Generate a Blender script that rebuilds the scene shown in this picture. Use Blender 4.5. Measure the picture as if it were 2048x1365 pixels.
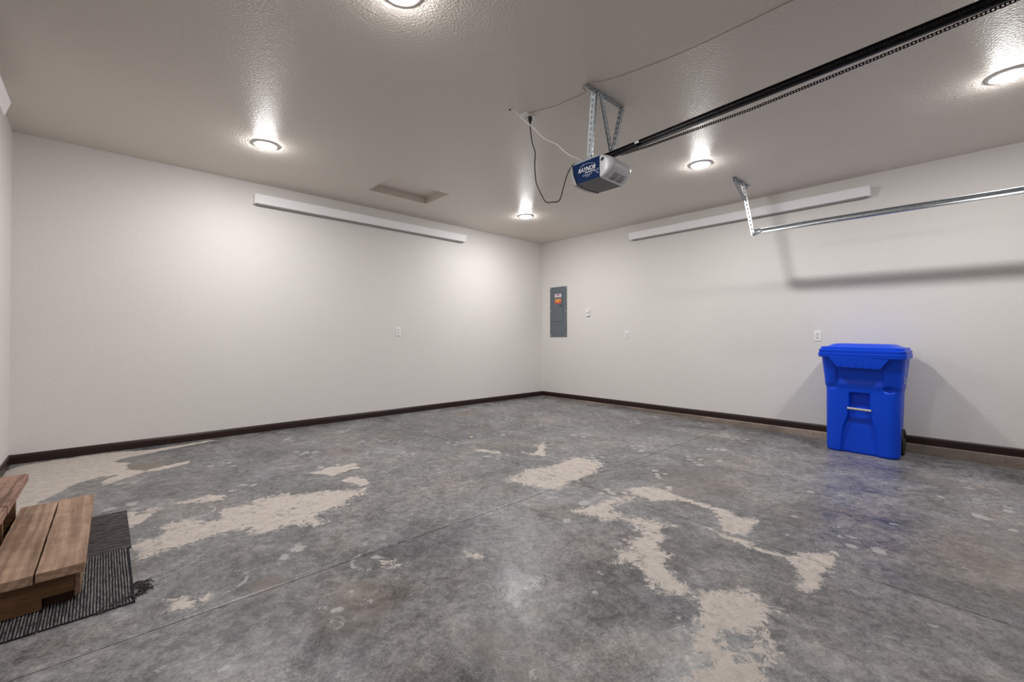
import bpy, bmesh, math, random
import numpy as np
from mathutils import Vector, Matrix

for o in list(bpy.data.objects):
    bpy.data.objects.remove(o, do_unlink=True)
scene = bpy.context.scene
COL = scene.collection
rnd = random.Random(7)

# ------------------------------------------------------------------ room size
XL, XR, YB, YF, ZC = -0.555, 5.843, 5.451, -1.42, 2.75      # metres
SLOPE = 0.0170                                             # slab falls towards the garage door
def fz(y):
    return -SLOPE * (YB - y)

# ------------------------------------------------------------------ camera
cam_d = bpy.data.cameras.new('camera')
cam = bpy.data.objects.new('camera', cam_d)
COL.objects.link(cam)
cam_d.sensor_fit = 'HORIZONTAL'
cam_d.sensor_width = 36.0
cam_d.lens = 876.31 / 2048 * 36.0
cam_d.shift_y = -16.385 / 2048
cam_d.clip_start = 0.02
cam.location = (0, 0, 1.04)
_yaw, _pit = 0.751655, 0.0118863
_f = Vector((math.sin(_yaw) * math.cos(_pit), math.cos(_yaw) * math.cos(_pit), math.sin(_pit)))
cam.rotation_euler = _f.to_track_quat('-Z', 'Y').to_euler()
scene.camera = cam

# ------------------------------------------------------------------ world, exposure
w = bpy.data.worlds.new('world')
scene.world = w
w.use_nodes = True
w.node_tree.nodes['Background'].inputs[0].default_value = (0, 0, 0, 1)
w.node_tree.nodes['Background'].inputs[1].default_value = 0.0
vs = scene.view_settings
vs.view_transform = 'Standard'
vs.look = 'None'
vs.gamma = 1.0
vs.use_curve_mapping = False
vs.exposure = 0.0
LAMP = 468.0                                               # emission of the LED lenses
LAMP_COL = (1.0, 0.985, 0.97)
LIGHTS = [(1.04, 4.304), (4.319, 4.342), (4.283, 1.867), (4.285, -0.14), (1.06, 1.93)]

# ------------------------------------------------------------------ material helpers
def nmat(name):
    m = bpy.data.materials.new(name)
    m.use_nodes = True
    nt = m.node_tree
    b = nt.nodes['Principled BSDF']
    return m, nt, b
def nd(nt, t, **kw):
    n = nt.nodes.new(t)
    for k, v in kw.items():
        setattr(n, k, v)
    return n
def noise(nt, vec, scale, detail=4, rough=0.55, dist=0.0):
    n = nd(nt, 'ShaderNodeTexNoise')
    n.inputs['Scale'].default_value = scale
    n.inputs['Detail'].default_value = detail
    n.inputs['Roughness'].default_value = rough
    n.inputs['Distortion'].default_value = dist
    if vec is not None:
        nt.links.new(vec, n.inputs['Vector'])
    return n.outputs['Fac']
def ramp(nt, fac, stops):
    r = nd(nt, 'ShaderNodeValToRGB')
    el = r.color_ramp.elements
    while len(el) > 1:
        el.remove(el[-1])
    el[0].position = stops[0][0]
    el[0].color = (*stops[0][1], 1)
    for p, c in stops[1:]:
        e = el.new(p)
        e.color = (*c, 1)
    nt.links.new(fac, r.inputs[0])
    return r.outputs[0]
def mathn(nt, op, a, b=None, c=None, clamp=False):
    n = nd(nt, 'ShaderNodeMath', operation=op, use_clamp=clamp)
    for i, v in enumerate((a, b, c)):
        if v is None:
            continue
        if isinstance(v, (int, float)):
            n.inputs[i].default_value = v
        else:
            nt.links.new(v, n.inputs[i])
    return n.outputs[0]
def mixc(nt, fac, a, b, blend='MIX'):
    n = nd(nt, 'ShaderNodeMix', data_type='RGBA', blend_type=blend)
    for sock, v in ((n.inputs[0], fac), (n.inputs[6], a), (n.inputs[7], b)):
        if isinstance(v, (int, float)):
            sock.default_value = v
        elif isinstance(v, tuple):
            sock.default_value = (*v, 1)
        else:
            nt.links.new(v, sock)
    return n.outputs[2]
def objco(nt, scale=None):
    t = nd(nt, 'ShaderNodeTexCoord')
    v = t.outputs['Object']
    if scale:
        mp = nd(nt, 'ShaderNodeMapping')
        mp.inputs['Scale'].default_value = scale
        nt.links.new(v, mp.inputs['Vector'])
        v = mp.outputs[0]
    return v
def bump(nt, b, height, strength, dist):
    n = nd(nt, 'ShaderNodeBump')
    n.inputs['Strength'].default_value = strength
    n.inputs['Distance'].default_value = dist
    nt.links.new(height, n.inputs['Height'])
    nt.links.new(n.outputs[0], b.inputs['Normal'])
def simple(name, col, rough=0.5, metal=0.0, spec=0.5, var=0.06, scale=30, stretch=None, bmp=0.0):
    m, nt, b = nmat(name)
    v = objco(nt, stretch)
    n = noise(nt, v, scale, 5)
    lo = tuple(c * (1 - var) for c in col)
    hi = tuple(min(1, c * (1 + var)) for c in col)
    nt.links.new(ramp(nt, n, [(0.3, lo), (0.7, hi)]), b.inputs['Base Color'])
    b.inputs['Roughness'].default_value = rough
    b.inputs['Metallic'].default_value = metal
    b.inputs['Specular IOR Level'].default_value = spec
    if bmp:
        bump(nt, b, n, bmp, 0.002)
    return m
def painted(name, col, rough, spec, bscale, bstr, bdist):
    m, nt, b = nmat(name)
    v = objco(nt)
    lo = tuple(c * 0.985 for c in col)
    nt.links.new(ramp(nt, noise(nt, v, 1.3, 3), [(0.3, lo), (0.7, col)]), b.inputs['Base Color'])
    b.inputs['Roughness'].default_value = rough
    b.inputs['Specular IOR Level'].default_value = spec
    h1 = noise(nt, v, bscale, 2, 0.5)
    h2 = noise(nt, v, bscale * 2.7, 2, 0.5)
    h = mathn(nt, 'MULTIPLY_ADD', h2, 0.35, h1)
    bump(nt, b, h, bstr, bdist)
    return m
def woodmat(name, dark, light, along='y', rough=0.65, seed=0.0, ring=9.0, wavef=0.12):
    m, nt, b = nmat(name)
    sc = {'y': (26, 1.6, 26), 'x': (1.6, 26, 26), 'z': (26, 26, 1.6)}[along]
    t = nd(nt, 'ShaderNodeTexCoord')
    mp = nd(nt, 'ShaderNodeMapping')
    mp.inputs['Scale'].default_value = sc
    mp.inputs['Location'].default_value = (seed, seed * 1.7, seed * 0.6)
    nt.links.new(t.outputs['Object'], mp.inputs['Vector'])
    v = mp.outputs[0]
    n1 = noise(nt, v, 0.8, 6, 0.6, 1.2)
    wv = nd(nt, 'ShaderNodeTexWave', wave_type='RINGS', rings_direction='Y' if along == 'y' else 'X')
    wv.inputs['Scale'].default_value = ring * 0.05
    wv.inputs['Distortion'].default_value = 5.0
    wv.inputs['Detail'].default_value = 3.0
    nt.links.new(v, wv.inputs['Vector'])
    n2 = noise(nt, v, 3.4, 8, 0.7, 0.6)
    f = mathn(nt, 'MULTIPLY_ADD', wv.outputs['Fac'], wavef, mathn(nt, 'MULTIPLY', n1, 0.55))
    f = mathn(nt, 'MULTIPLY_ADD', n2, 0.45, f)
    mid = tuple((a + c) / 2 for a, c in zip(dark, light))
    c = ramp(nt, f, [(0.36, dark), (0.54, mid), (0.70, light)])
    grime = ramp(nt, noise(nt, objco(nt), 9, 5, 0.6), [(0.35, (0.72, 0.70, 0.68)), (0.65, (1.0, 1.0, 1.0))])
    nt.links.new(mixc(nt, 1.0, c, grime, 'MULTIPLY'), b.inputs['Base Color'])
    b.inputs['Roughness'].default_value = rough
    b.inputs['Specular IOR Level'].default_value = 0.3
    bump(nt, b, n1, 0.25, 0.003)
    return m

M = {}
WALL_COL = (0.762, 0.736, 0.715)
M['wall'] = painted('wall_paint', WALL_COL, 0.55, 0.25, 70, 0.35, 0.0055)
M['ceiling'] = painted('ceiling_paint', (0.730, 0.672, 0.617), 0.40, 0.5, 72, 0.75, 0.0048)
M['white_metal'] = simple('white_enamel', (0.93, 0.915, 0.93), 0.28, 0, 0.5, 0.01)
M['white_plastic'] = simple('white_plastic', (0.90, 0.89, 0.875), 0.35, 0, 0.5, 0.01)
M['slot'] = simple('dark_slot', (0.02, 0.02, 0.02), 0.6)
M['device_grey'] = simple('grey_receptacle', (0.74, 0.73, 0.72), 0.4, var=0.01)  # one plain grey for receptacles, rocker and small buttons
M['trim_ring'] = simple('light_trim', (0.92, 0.92, 0.92), 0.4, var=0.01)
M['brown_trim'] = simple('brown_baseboard', (0.026, 0.013, 0.011), 0.38, 0, 0.32, 0.25, 18, (1, 1, 6))
M['brown_door'] = simple('brown_door', (0.085, 0.050, 0.036), 0.35, 0, 0.5, 0.25, 8, (6, 6, 1))
M['galv'] = simple('galvanised_steel', (0.52, 0.55, 0.58), 0.28, 1.0, 0.5, 0.18, 45)
M['galv_bright'] = simple('galvanised_bright', (0.80, 0.83, 0.86), 0.45, 1.0, 0.5, 0.08, 60)
M['galv_dull'] = simple('galvanised_strap', (0.36, 0.395, 0.42), 0.52, 1.0, 0.5, 0.3, 60)
M['rail_black'] = simple('rail_black', (0.018, 0.019, 0.024), 0.32, 0.3, 0.5, 0.3)
M['chain'] = simple('chain_dark', (0.035, 0.032, 0.030), 0.38, 0.7, 0.5, 0.3)
M['opener_blue'] = simple('opener_blue', (0.0012, 0.018, 0.085), 0.5, 0, 0.15, 0.06)
M['opener_grey'] = simple('opener_grey', (0.085, 0.083, 0.096), 0.45, 0, 0.4, 0.05)
M['opener_silver'] = simple('opener_silver', (0.36, 0.36, 0.38), 0.4, 0.1, 0.5, 0.05)
M['lens_white'] = simple('opener_lens', (0.62, 0.63, 0.67), 0.35, 0, 0.5, 0.02)
M['print_white'] = simple('white_print', (0.85, 0.87, 0.90), 0.5, var=0.01)
M['print_pale'] = simple('pale_print', (0.42, 0.50, 0.66), 0.5, var=0.01)
M['black_rubber'] = simple('black_rubber', (0.012, 0.012, 0.012), 0.55)
M['wire_white'] = simple('white_wire', (0.86, 0.84, 0.80), 0.5, var=0.03)
M['wire_brown'] = simple('brown_wire', (0.48, 0.37, 0.32), 0.5, var=0.1)
M['panel_grey'] = simple('panel_grey', (0.128, 0.150, 0.172), 0.42, 0.0, 0.45, 0.03)
M['panel_dark'] = simple('panel_seam', (0.07, 0.08, 0.09), 0.5)
M['label_white'] = simple('label_white', (0.85, 0.82, 0.86), 0.5, var=0.01)
M['label_ink'] = simple('label_ink', (0.10, 0.11, 0.28), 0.5)
M['label_red'] = simple('label_red', (0.35, 0.02, 0.03), 0.5)
M['label_orange'] = simple('label_orange', (0.85, 0.25, 0.03), 0.5)
M['label_pink'] = simple('label_pink', (0.55, 0.09, 0.11), 0.5)
M['label_yellow'] = simple('label_yellow', (0.85, 0.55, 0.20), 0.5)
M['cart_blue'] = simple('cart_blue', (0.0004, 0.062, 0.700), 0.40, 0, 0.3, 0.03, 60)
M['cart_print'] = simple('cart_print', (0.45, 0.48, 0.75), 0.5)
M['bar_grey'] = simple('grey_bar', (0.50, 0.50, 0.47), 0.4, 0.2)
M['curb'] = None
M['door_panel'] = simple('door_panel', (0.50, 0.47, 0.43), 0.5, var=0.02)

def concrete_curb():
    m, nt, b = nmat('curb_concrete')
    v = objco(nt)
    n1 = noise(nt, objco(nt, (1, 0.5, 1)), 2.2, 5, 0.6)
    n2 = noise(nt, v, 40, 5, 0.65)
    c = ramp(nt, n1, [(0.35, (0.150, 0.122, 0.103)), (0.52, (0.255, 0.205, 0.172)), (0.68, (0.42, 0.335, 0.275))])
    p = ramp(nt, n2, [(0.30, (0.35, 0.33, 0.32)), (0.42, (1, 1, 1))])
    nt.links.new(mixc(nt, 1.0, c, p, 'MULTIPLY'), b.inputs['Base Color'])
    b.inputs['Roughness'].default_value = 0.8
    bump(nt, b, n2, 0.5, 0.006)
    return m
M['curb'] = concrete_curb()

def concrete_floor():
    m, nt, b = nmat('floor_concrete')
    v = objco(nt)
    def attr(n):
        a = nd(nt, 'ShaderNodeAttribute', attribute_name=n)
        return a.outputs['Fac']
    big = noise(nt, v, 0.85, 4, 0.55, 0.4)
    mid = noise(nt, v, 3.2, 6, 0.62, 0.6)
    fine = noise(nt, v, 22, 8, 0.74, 0.5)
    grit = noise(nt, v, 95, 4, 0.7)
    f = mathn(nt, 'MULTIPLY_ADD', big, 0.24, mathn(nt, 'MULTIPLY', mid, 0.34))
    f = mathn(nt, 'MULTIPLY_ADD', fine, 0.50, f)
    f = mathn(nt, 'MULTIPLY_ADD', grit, 0.30, f)
    base = ramp(nt, f, [(0.555, (0.056, 0.055, 0.058)), (0.63, (0.108, 0.106, 0.107)), (0.69, (0.175, 0.171, 0.170)),
                        (0.75, (0.250, 0.243, 0.240)), (0.84, (0.38, 0.368, 0.362))])
    # cool / warm drift of the cement
    tint = ramp(nt, noise(nt, v, 1.7, 4, 0.6, 0.5), [(0.32, (0.94, 0.985, 1.06)), (0.52, (0.99, 0.997, 1.02)), (0.68, (1.08, 1.0, 0.95))])
    base = mixc(nt, 1.0, base, tint, 'MULTIPLY')
    # dark speckles and scuffs
    sp = noise(nt, objco(nt, (1, 1.6, 1)), 30, 6, 0.75, 0.8)
    base = mixc(nt, ramp(nt, sp, [(0.60, (0, 0, 0)), (0.70, (0.45, 0.45, 0.45))]), base, (0.055, 0.053, 0.054))
    # worn white haze / specks of plaster
    hz = noise(nt, v, 6.5, 5, 0.72, 1.0)
    hz2 = noise(nt, v, 55, 5, 0.7)
    hmask = mathn(nt, 'MULTIPLY', ramp(nt, hz, [(0.55, (0, 0, 0)), (0.72, (1, 1, 1))]), ramp(nt, hz2, [(0.42, (0, 0, 0)), (0.62, (1, 1, 1))]))
    base = mixc(nt, mathn(nt, 'MULTIPLY', hmask, 0.55), base, (0.42, 0.40, 0.39))
    # brown stains
    br = attr('brown')
    brm = mathn(nt, 'MULTIPLY', br, mathn(nt, 'MULTIPLY_ADD', fine, 0.8, 0.25), clamp=True)
    base = mixc(nt, brm, base, (0.185, 0.140, 0.112))
    # pale dabs and rings of glue
    wh = attr('white')
    flk = noise(nt, v, 45, 6, 0.72)
    whm = ramp(nt, mathn(nt, 'ADD', wh, mathn(nt, 'MULTIPLY_ADD', flk, 2.0, -1.0)), [(0.42, (0, 0, 0)), (0.62, (1, 1, 1))])
    base = mixc(nt, mathn(nt, 'MULTIPLY', whm, 0.60), base, (0.50, 0.49, 0.485))
    # cream levelling residue, flaking at its edges
    cr = attr('cream')
    wob = mathn(nt, 'MULTIPLY_ADD', noise(nt, v, 6, 3, 0.6), 2.2, -1.1)
    fl1 = mathn(nt, 'MULTIPLY_ADD', noise(nt, v, 22, 8, 0.80, 0.9), 7.0, -3.50)
    cv = mathn(nt, 'ADD', mathn(nt, 'ADD', cr, wob), fl1)
    cm = ramp(nt, cv, [(0.48, (0, 0, 0)), (0.56, (1, 1, 1))])
    # thin grey-white veil scraped around the residue
    vl = mathn(nt, 'ADD', mathn(nt, 'MULTIPLY', cr, 0.55), mathn(nt, 'MULTIPLY_ADD', noise(nt, v, 26, 5, 0.78), 5.0, -2.5))
    vm = ramp(nt, vl, [(0.10, (0, 0, 0)), (0.75, (1, 1, 1))])
    vm = mathn(nt, 'MULTIPLY', vm, ramp(nt, cr, [(0.0, (0, 0, 0)), (0.12, (1, 1, 1))]))
    base = mixc(nt, mathn(nt, 'MULTIPLY', vm, 0.5), base, (0.40, 0.385, 0.375))
    ccol = ramp(nt, mathn(nt, 'MULTIPLY_ADD', grit, 0.4, mathn(nt, 'MULTIPLY', fine, 0.6)), [(0.36, (0.36, 0.315, 0.285)), (0.50, (0.50, 0.445, 0.405)), (0.62, (0.58, 0.52, 0.48))])
    base = mixc(nt, cm, base, ccol)
    nt.links.new(base, b.inputs['Base Color'])
    rg = ramp(nt, mid, [(0.35, (0.24, 0.24, 0.24)), (0.65, (0.44, 0.44, 0.44))])
    rg = mixc(nt, cm, rg, (0.62, 0.62, 0.62))
    nt.links.new(rg, b.inputs['Roughness'])
    b.inputs['Specular IOR Level'].default_value = 0.5
    bump(nt, b, noise(nt, v, 48, 3, 0.7), 0.20, 0.004)
    return m
M['floor'] = concrete_floor()
M['joint'] = simple('joint_dirt', (0.03, 0.028, 0.027), 0.8)

def emit_mat():
    m, nt, b = nmat('led_lens')
    b.inputs['Base Color'].default_value = (0.9, 0.9, 0.9, 1)
    b.inputs['Emission Color'].default_value = (*LAMP_COL, 1)
    b.inputs['Emission Strength'].default_value = LAMP
    return m
M['led'] = emit_mat()

def carpet_mat(name, dark, light, sc):
    m, nt, b = nmat(name)
    v = objco(nt, sc)
    n = noise(nt, v, 1.0, 5, 0.7)
    nt.links.new(ramp(nt, n, [(0.36, dark), (0.62, light)]), b.inputs['Base Color'])
    b.inputs['Roughness'].default_value = 0.95
    b.inputs['Specular IOR Level'].default_value = 0.1
    bump(nt, b, noise(nt, objco(nt), 260, 3), 0.5, 0.003)
    return m
M['carpet_groove'] = carpet_mat('carpet_groove', (0.010, 0.011, 0.014), (0.040, 0.040, 0.046), (60, 60, 60))
M['carpet_rib'] = carpet_mat('carpet_rib', (0.045, 0.043, 0.046), (0.27, 0.255, 0.25), (120, 22, 120))
M['carpet_rib_far'] = carpet_mat('carpet_rib_far', (0.045, 0.040, 0.041), (0.185, 0.160, 0.158), (18, 120, 120))
M['fray'] = carpet_mat('carpet_fray', (0.010, 0.010, 0.011), (0.13, 0.125, 0.125), (80, 80, 80))
M['tread_a'] = woodmat('tread_wood', (0.215, 0.128, 0.086), (0.510, 0.345, 0.245), 'y', seed=0.3)
M['tread_b'] = woodmat('tread_wood_worn', (0.235, 0.138, 0.092), (0.550, 0.370, 0.265), 'y', seed=4.1)
M['tread_up'] = woodmat('tread_wood_grained', (0.100, 0.050, 0.038), (0.430, 0.262, 0.200), 'y', seed=8.4, ring=30, wavef=0.4)
M['side_wood'] = woodmat('side_board_wood', (0.105, 0.050, 0.022), (0.290, 0.160, 0.078), 'x', seed=2.2)
M['dark_wood'] = woodmat('dark_block_wood', (0.030, 0.012, 0.008), (0.065, 0.028, 0.017), 'x', seed=1.2)
M['riser_wood'] = woodmat('riser_wood', (0.210, 0.120, 0.070), (0.380, 0.250, 0.170), 'y', seed=5.5)
M['chip'] = simple('chip_wood', (0.72, 0.62, 0.42), 0.6)

# ------------------------------------------------------------------ mesh helpers
ORG = {}
class MB:
    """collects shapes given in world metres (or local ones) and links them as one mesh object"""
    def __init__(s):
        s.v, s.f, s.mi, s.cur = [], [], [], 0
    def add(s, vs_, fs_):
        o = len(s.v)
        s.v += [tuple(p) for p in vs_]
        s.f += [tuple(i + o for i in f) for f in fs_]
        s.mi += [s.cur] * len(fs_)
        return s
    def box(s, x0, x1, y0, y1, z0, z1):
        return s.add([(x0, y0, z0), (x1, y0, z0), (x1, y1, z0), (x0, y1, z0), (x0, y0, z1), (x1, y0, z1), (x1, y1, z1), (x0, y1, z1)],
                     [(0, 3, 2, 1), (4, 5, 6, 7), (0, 1, 5, 4), (1, 2, 6, 5), (2, 3, 7, 6), (3, 0, 4, 7)])
    def obox(s, c, ax, ay, az, hx, hy, hz):
        c, ax, ay, az = Vector(c), Vector(ax), Vector(ay), Vector(az)
        P = [c + ax * (hx * i) + ay * (hy * j) + az * (hz * k) for k in (-1, 1) for i, j in ((-1, -1), (1, -1), (1, 1), (-1, 1))]
        return s.add(P, [(0, 3, 2, 1), (4, 5, 6, 7), (0, 1, 5, 4), (1, 2, 6, 5), (2, 3, 7, 6), (3, 0, 4, 7)])
    def loft(s, secs, cap0=True, cap1=True, closed=True):
        n = len(secs[0])
        P = [p for sec in secs for p in sec]
        F = []
        for k in range(len(secs) - 1):
            for i in range(n if closed else n - 1):
                j = (i + 1) % n
                F.append((k * n + i, k * n + j, (k + 1) * n + j, (k + 1) * n + i))
        if cap0:
            F.append(tuple(range(n - 1, -1, -1)))
        if cap1:
            F.append(tuple((len(secs) - 1) * n + i for i in range(n)))
        return s.add(P, F)
    def tube(s, pts, r, n=8, cap=True):
        pts = [Vector(p) for p in pts]
        secs = []
        up = Vector((0.31, 0.47, 0.83)).normalized()
        for i, p in enumerate(pts):
            d = (pts[min(i + 1, len(pts) - 1)] - pts[max(i - 1, 0)]).normalized()
            a = up - d * up.dot(d)
            a.normalize()
            b = d.cross(a)
            up = a
            rr = r[i] if isinstance(r, (list, tuple)) else r
            secs.append([p + (a * math.cos(t) + b * math.sin(t)) * rr for t in [2 * math.pi * k / n for k in range(n)]])
        return s.loft(secs, cap, cap)
    def lathe(s, c, prof, n=40, axis='z', cap0=False, cap1=False):
        c = Vector(c)
        secs = []
        for r, h in prof:
            sec = []
            for k in range(n):
                t = 2 * math.pi * k / n
                a, b = r * math.cos(t), r * math.sin(t)
                sec.append(c + Vector({'z': (a, b, h), 'y': (a, h, b), 'x': (h, a, b)}[axis]))
            secs.append(sec)
        return s.loft(secs, cap0, cap1)
    def build(s, name, mat, parent=None, smooth=False, bevel=0.0, solid=0.0, seg=2):
        org = ORG.get(parent.name, Vector((0, 0, 0))) if parent else Vector((0, 0, 0))
        me = bpy.data.meshes.new(name)
        me.from_pydata([tuple(Vector(p) - org) for p in s.v], [], s.f)
        mats = mat if isinstance(mat, (list, tuple)) else [mat]
        for m_ in mats:
            me.materials.append(m_)
        if len(mats) > 1:
            me.polygons.foreach_set('material_index', s.mi)
        bm = bmesh.new()
        bm.from_mesh(me)
        bmesh.ops.recalc_face_normals(bm, faces=bm.faces)
        bm.to_mesh(me)
        bm.free()
        if smooth:
            me.polygons.foreach_set('use_smooth', [True] * len(me.polygons))
        o = bpy.data.objects.new(name, me)
        COL.objects.link(o)
        if smooth and smooth != 'all':
            try:
                me.set_sharp_from_angle(angle=math.radians(38))
            except Exception:
                pass
        if solid:
            md = o.modifiers.new('solid', 'SOLIDIFY')
            md.thickness = solid
            md.offset = 0
        if bevel:
            md = o.modifiers.new('bevel', 'BEVEL')
            md.width = bevel
            md.segments = seg
            md.limit_method = 'ANGLE'
        if parent:
            o.parent = parent
            ORG[o.name] = org
        return o
def tag(o, label=None, cat=None, group=None, kind=None):
    if label: o['label'] = label
    if cat: o['category'] = cat
    if group: o['group'] = group
    if kind: o['kind'] = kind
    return o
def thing(name, label, cat, loc, rot=(0, 0, 0), group=None, local=False):
    o = bpy.data.objects.new(name, None)
    o.empty_display_size = 0.05
    COL.objects.link(o)
    o.location = loc
    o.rotation_euler = rot
    ORG[o.name] = Vector((0, 0, 0)) if local else Vector(loc)
    return tag(o, label, cat, group)
def text(name, body, size, mat, parent, pos, xa, ya, shear=0.0, bold=0.0, align='LEFT', width=None):
    """flat printed lettering, a thin mesh on the surface it is printed on"""
    cu = bpy.data.curves.new(name, 'FONT')
    cu.body = body
    cu.size = size
    cu.shear = shear
    cu.offset = bold
    cu.align_x = align
    cu.resolution_u = 3
    cu.extrude = 0.0002
    tmp = bpy.data.objects.new(name + '_tmp', cu)
    COL.objects.link(tmp)
    dg = bpy.context.evaluated_depsgraph_get()
    dg.update()
    me = bpy.data.meshes.new_from_object(tmp.evaluated_get(dg))
    bpy.data.objects.remove(tmp, do_unlink=True)
    xa, ya = Vector(xa), Vector(ya)
    za = xa.cross(ya)
    org = ORG.get(parent.name, Vector((0, 0, 0)))
    sx = 1.0
    if width:
        xs = [v_.co.x for v_ in me.vertices]
        sx = width / (max(xs) - min(xs))
    for v_ in me.vertices:
        v_.co = Vector(pos) - org + xa * (v_.co.x * sx) + ya * v_.co.y + za * v_.co.z
    me.materials.clear()
    me.materials.append(mat)
    o = bpy.data.objects.new(name, me)
    COL.objects.link(o)
    o.parent = parent
    return o
def strap(mb, p0, p1, wdir, width, thick, pitch=0.032, slot=0.5):
    """perforated steel strip between two points: two rails and the webs between the slots"""
    p0, p1 = Vector(p0), Vector(p1)
    d = p1 - p0
    L = d.length
    d.normalize()
    wd = Vector(wdir)
    wd = (wd - d * wd.dot(d)).normalized()
    nn = d.cross(wd)
    c = (p0 + p1) / 2
    rw = width * 0.31
    for sgn in (-1, 1):
        mb.obox(c + wd * (sgn * (width - rw) / 2), d, wd, nn, L / 2, rw / 2, thick / 2)
    n = max(1, int(L / pitch))
    for k in range(n + 1):
        t = L * k / n
        mb.obox(p0 + d * t, d, wd, nn, pitch * (1 - slot) / 2, (width - 2 * rw) / 2 + 0.0005, thick / 2 * 0.98)
    return mb
def angle_iron(mb, p0, p1, wa, wb, width, thick, pitch=0.032):
    """perforated L section: flange along wa and flange along wb"""
    p0, p1, wa, wb = Vector(p0), Vector(p1), Vector(wa), Vector(wb)
    strap(mb, p0 + wa * (width / 2), p1 + wa * (width / 2), wa, width, thick, pitch)
    strap(mb, p0 + wb * (width / 2), p1 + wb * (width / 2), wb, width, thick, pitch)
    return mb
def rrect(x0, x1, w, r, z, nf, ns, nc, y0=0.0):
    """rounded rectangle, front (low x) edge first; returns (x, y, z, is_front)"""
    P = []
    r = min(r, (x1 - x0) / 2 * 0.98, w * 0.98)
    for i in range(nf):                                     # front edge, y from +w to -w
        t = i / (nf - 1)
        P.append((x0, (w - r) * (1 - 2 * t), 1))
    for i in range(1, nc):
        t = i / nc * math.pi / 2
        P.append((x0 + r - r * math.cos(t), -(w - r) - r * math.sin(t), 1 - i / nc))
    for i in range(ns):
        t = i / (ns - 1)
        P.append((x0 + r + (x1 - x0 - 2 * r) * t, -w, 0))
    for i in range(1, nc):
        t = i / nc * math.pi / 2
        P.append((x1 - r + r * math.sin(t), -(w - r) - r * math.cos(t), 0))
    for i in range(ns):
        t = i / (ns - 1)
        P.append((x1, (w - r) * (-1 + 2 * t), 0))
    for i in range(1, nc):
        t = i / nc * math.pi / 2
        P.append((x1 - r + r * math.cos(t), (w - r) + r * math.sin(t), 0))
    for i in range(ns):
        t = i / (ns - 1)
        P.append((x1 - r - (x1 - x0 - 2 * r) * t, w, 0))
    for i in range(1, nc):
        t = i / nc * math.pi / 2
        P.append((x0 + r - r * math.sin(t), (w - r) + r * math.cos(t), i / nc))
    return [(x, y + y0, z, f) for x, y, f in P]
def interp(z, tab):
    for (z0, a), (z1, b) in zip(tab, tab[1:]):
        if z <= z1:
            t = max(0.0, (z - z0) / (z1 - z0))
            return a + (b - a) * t
    return tab[-1][1]
def sstep(t):
    t = max(0.0, min(1.0, t))
    return t * t * (3 - 2 * t)
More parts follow.
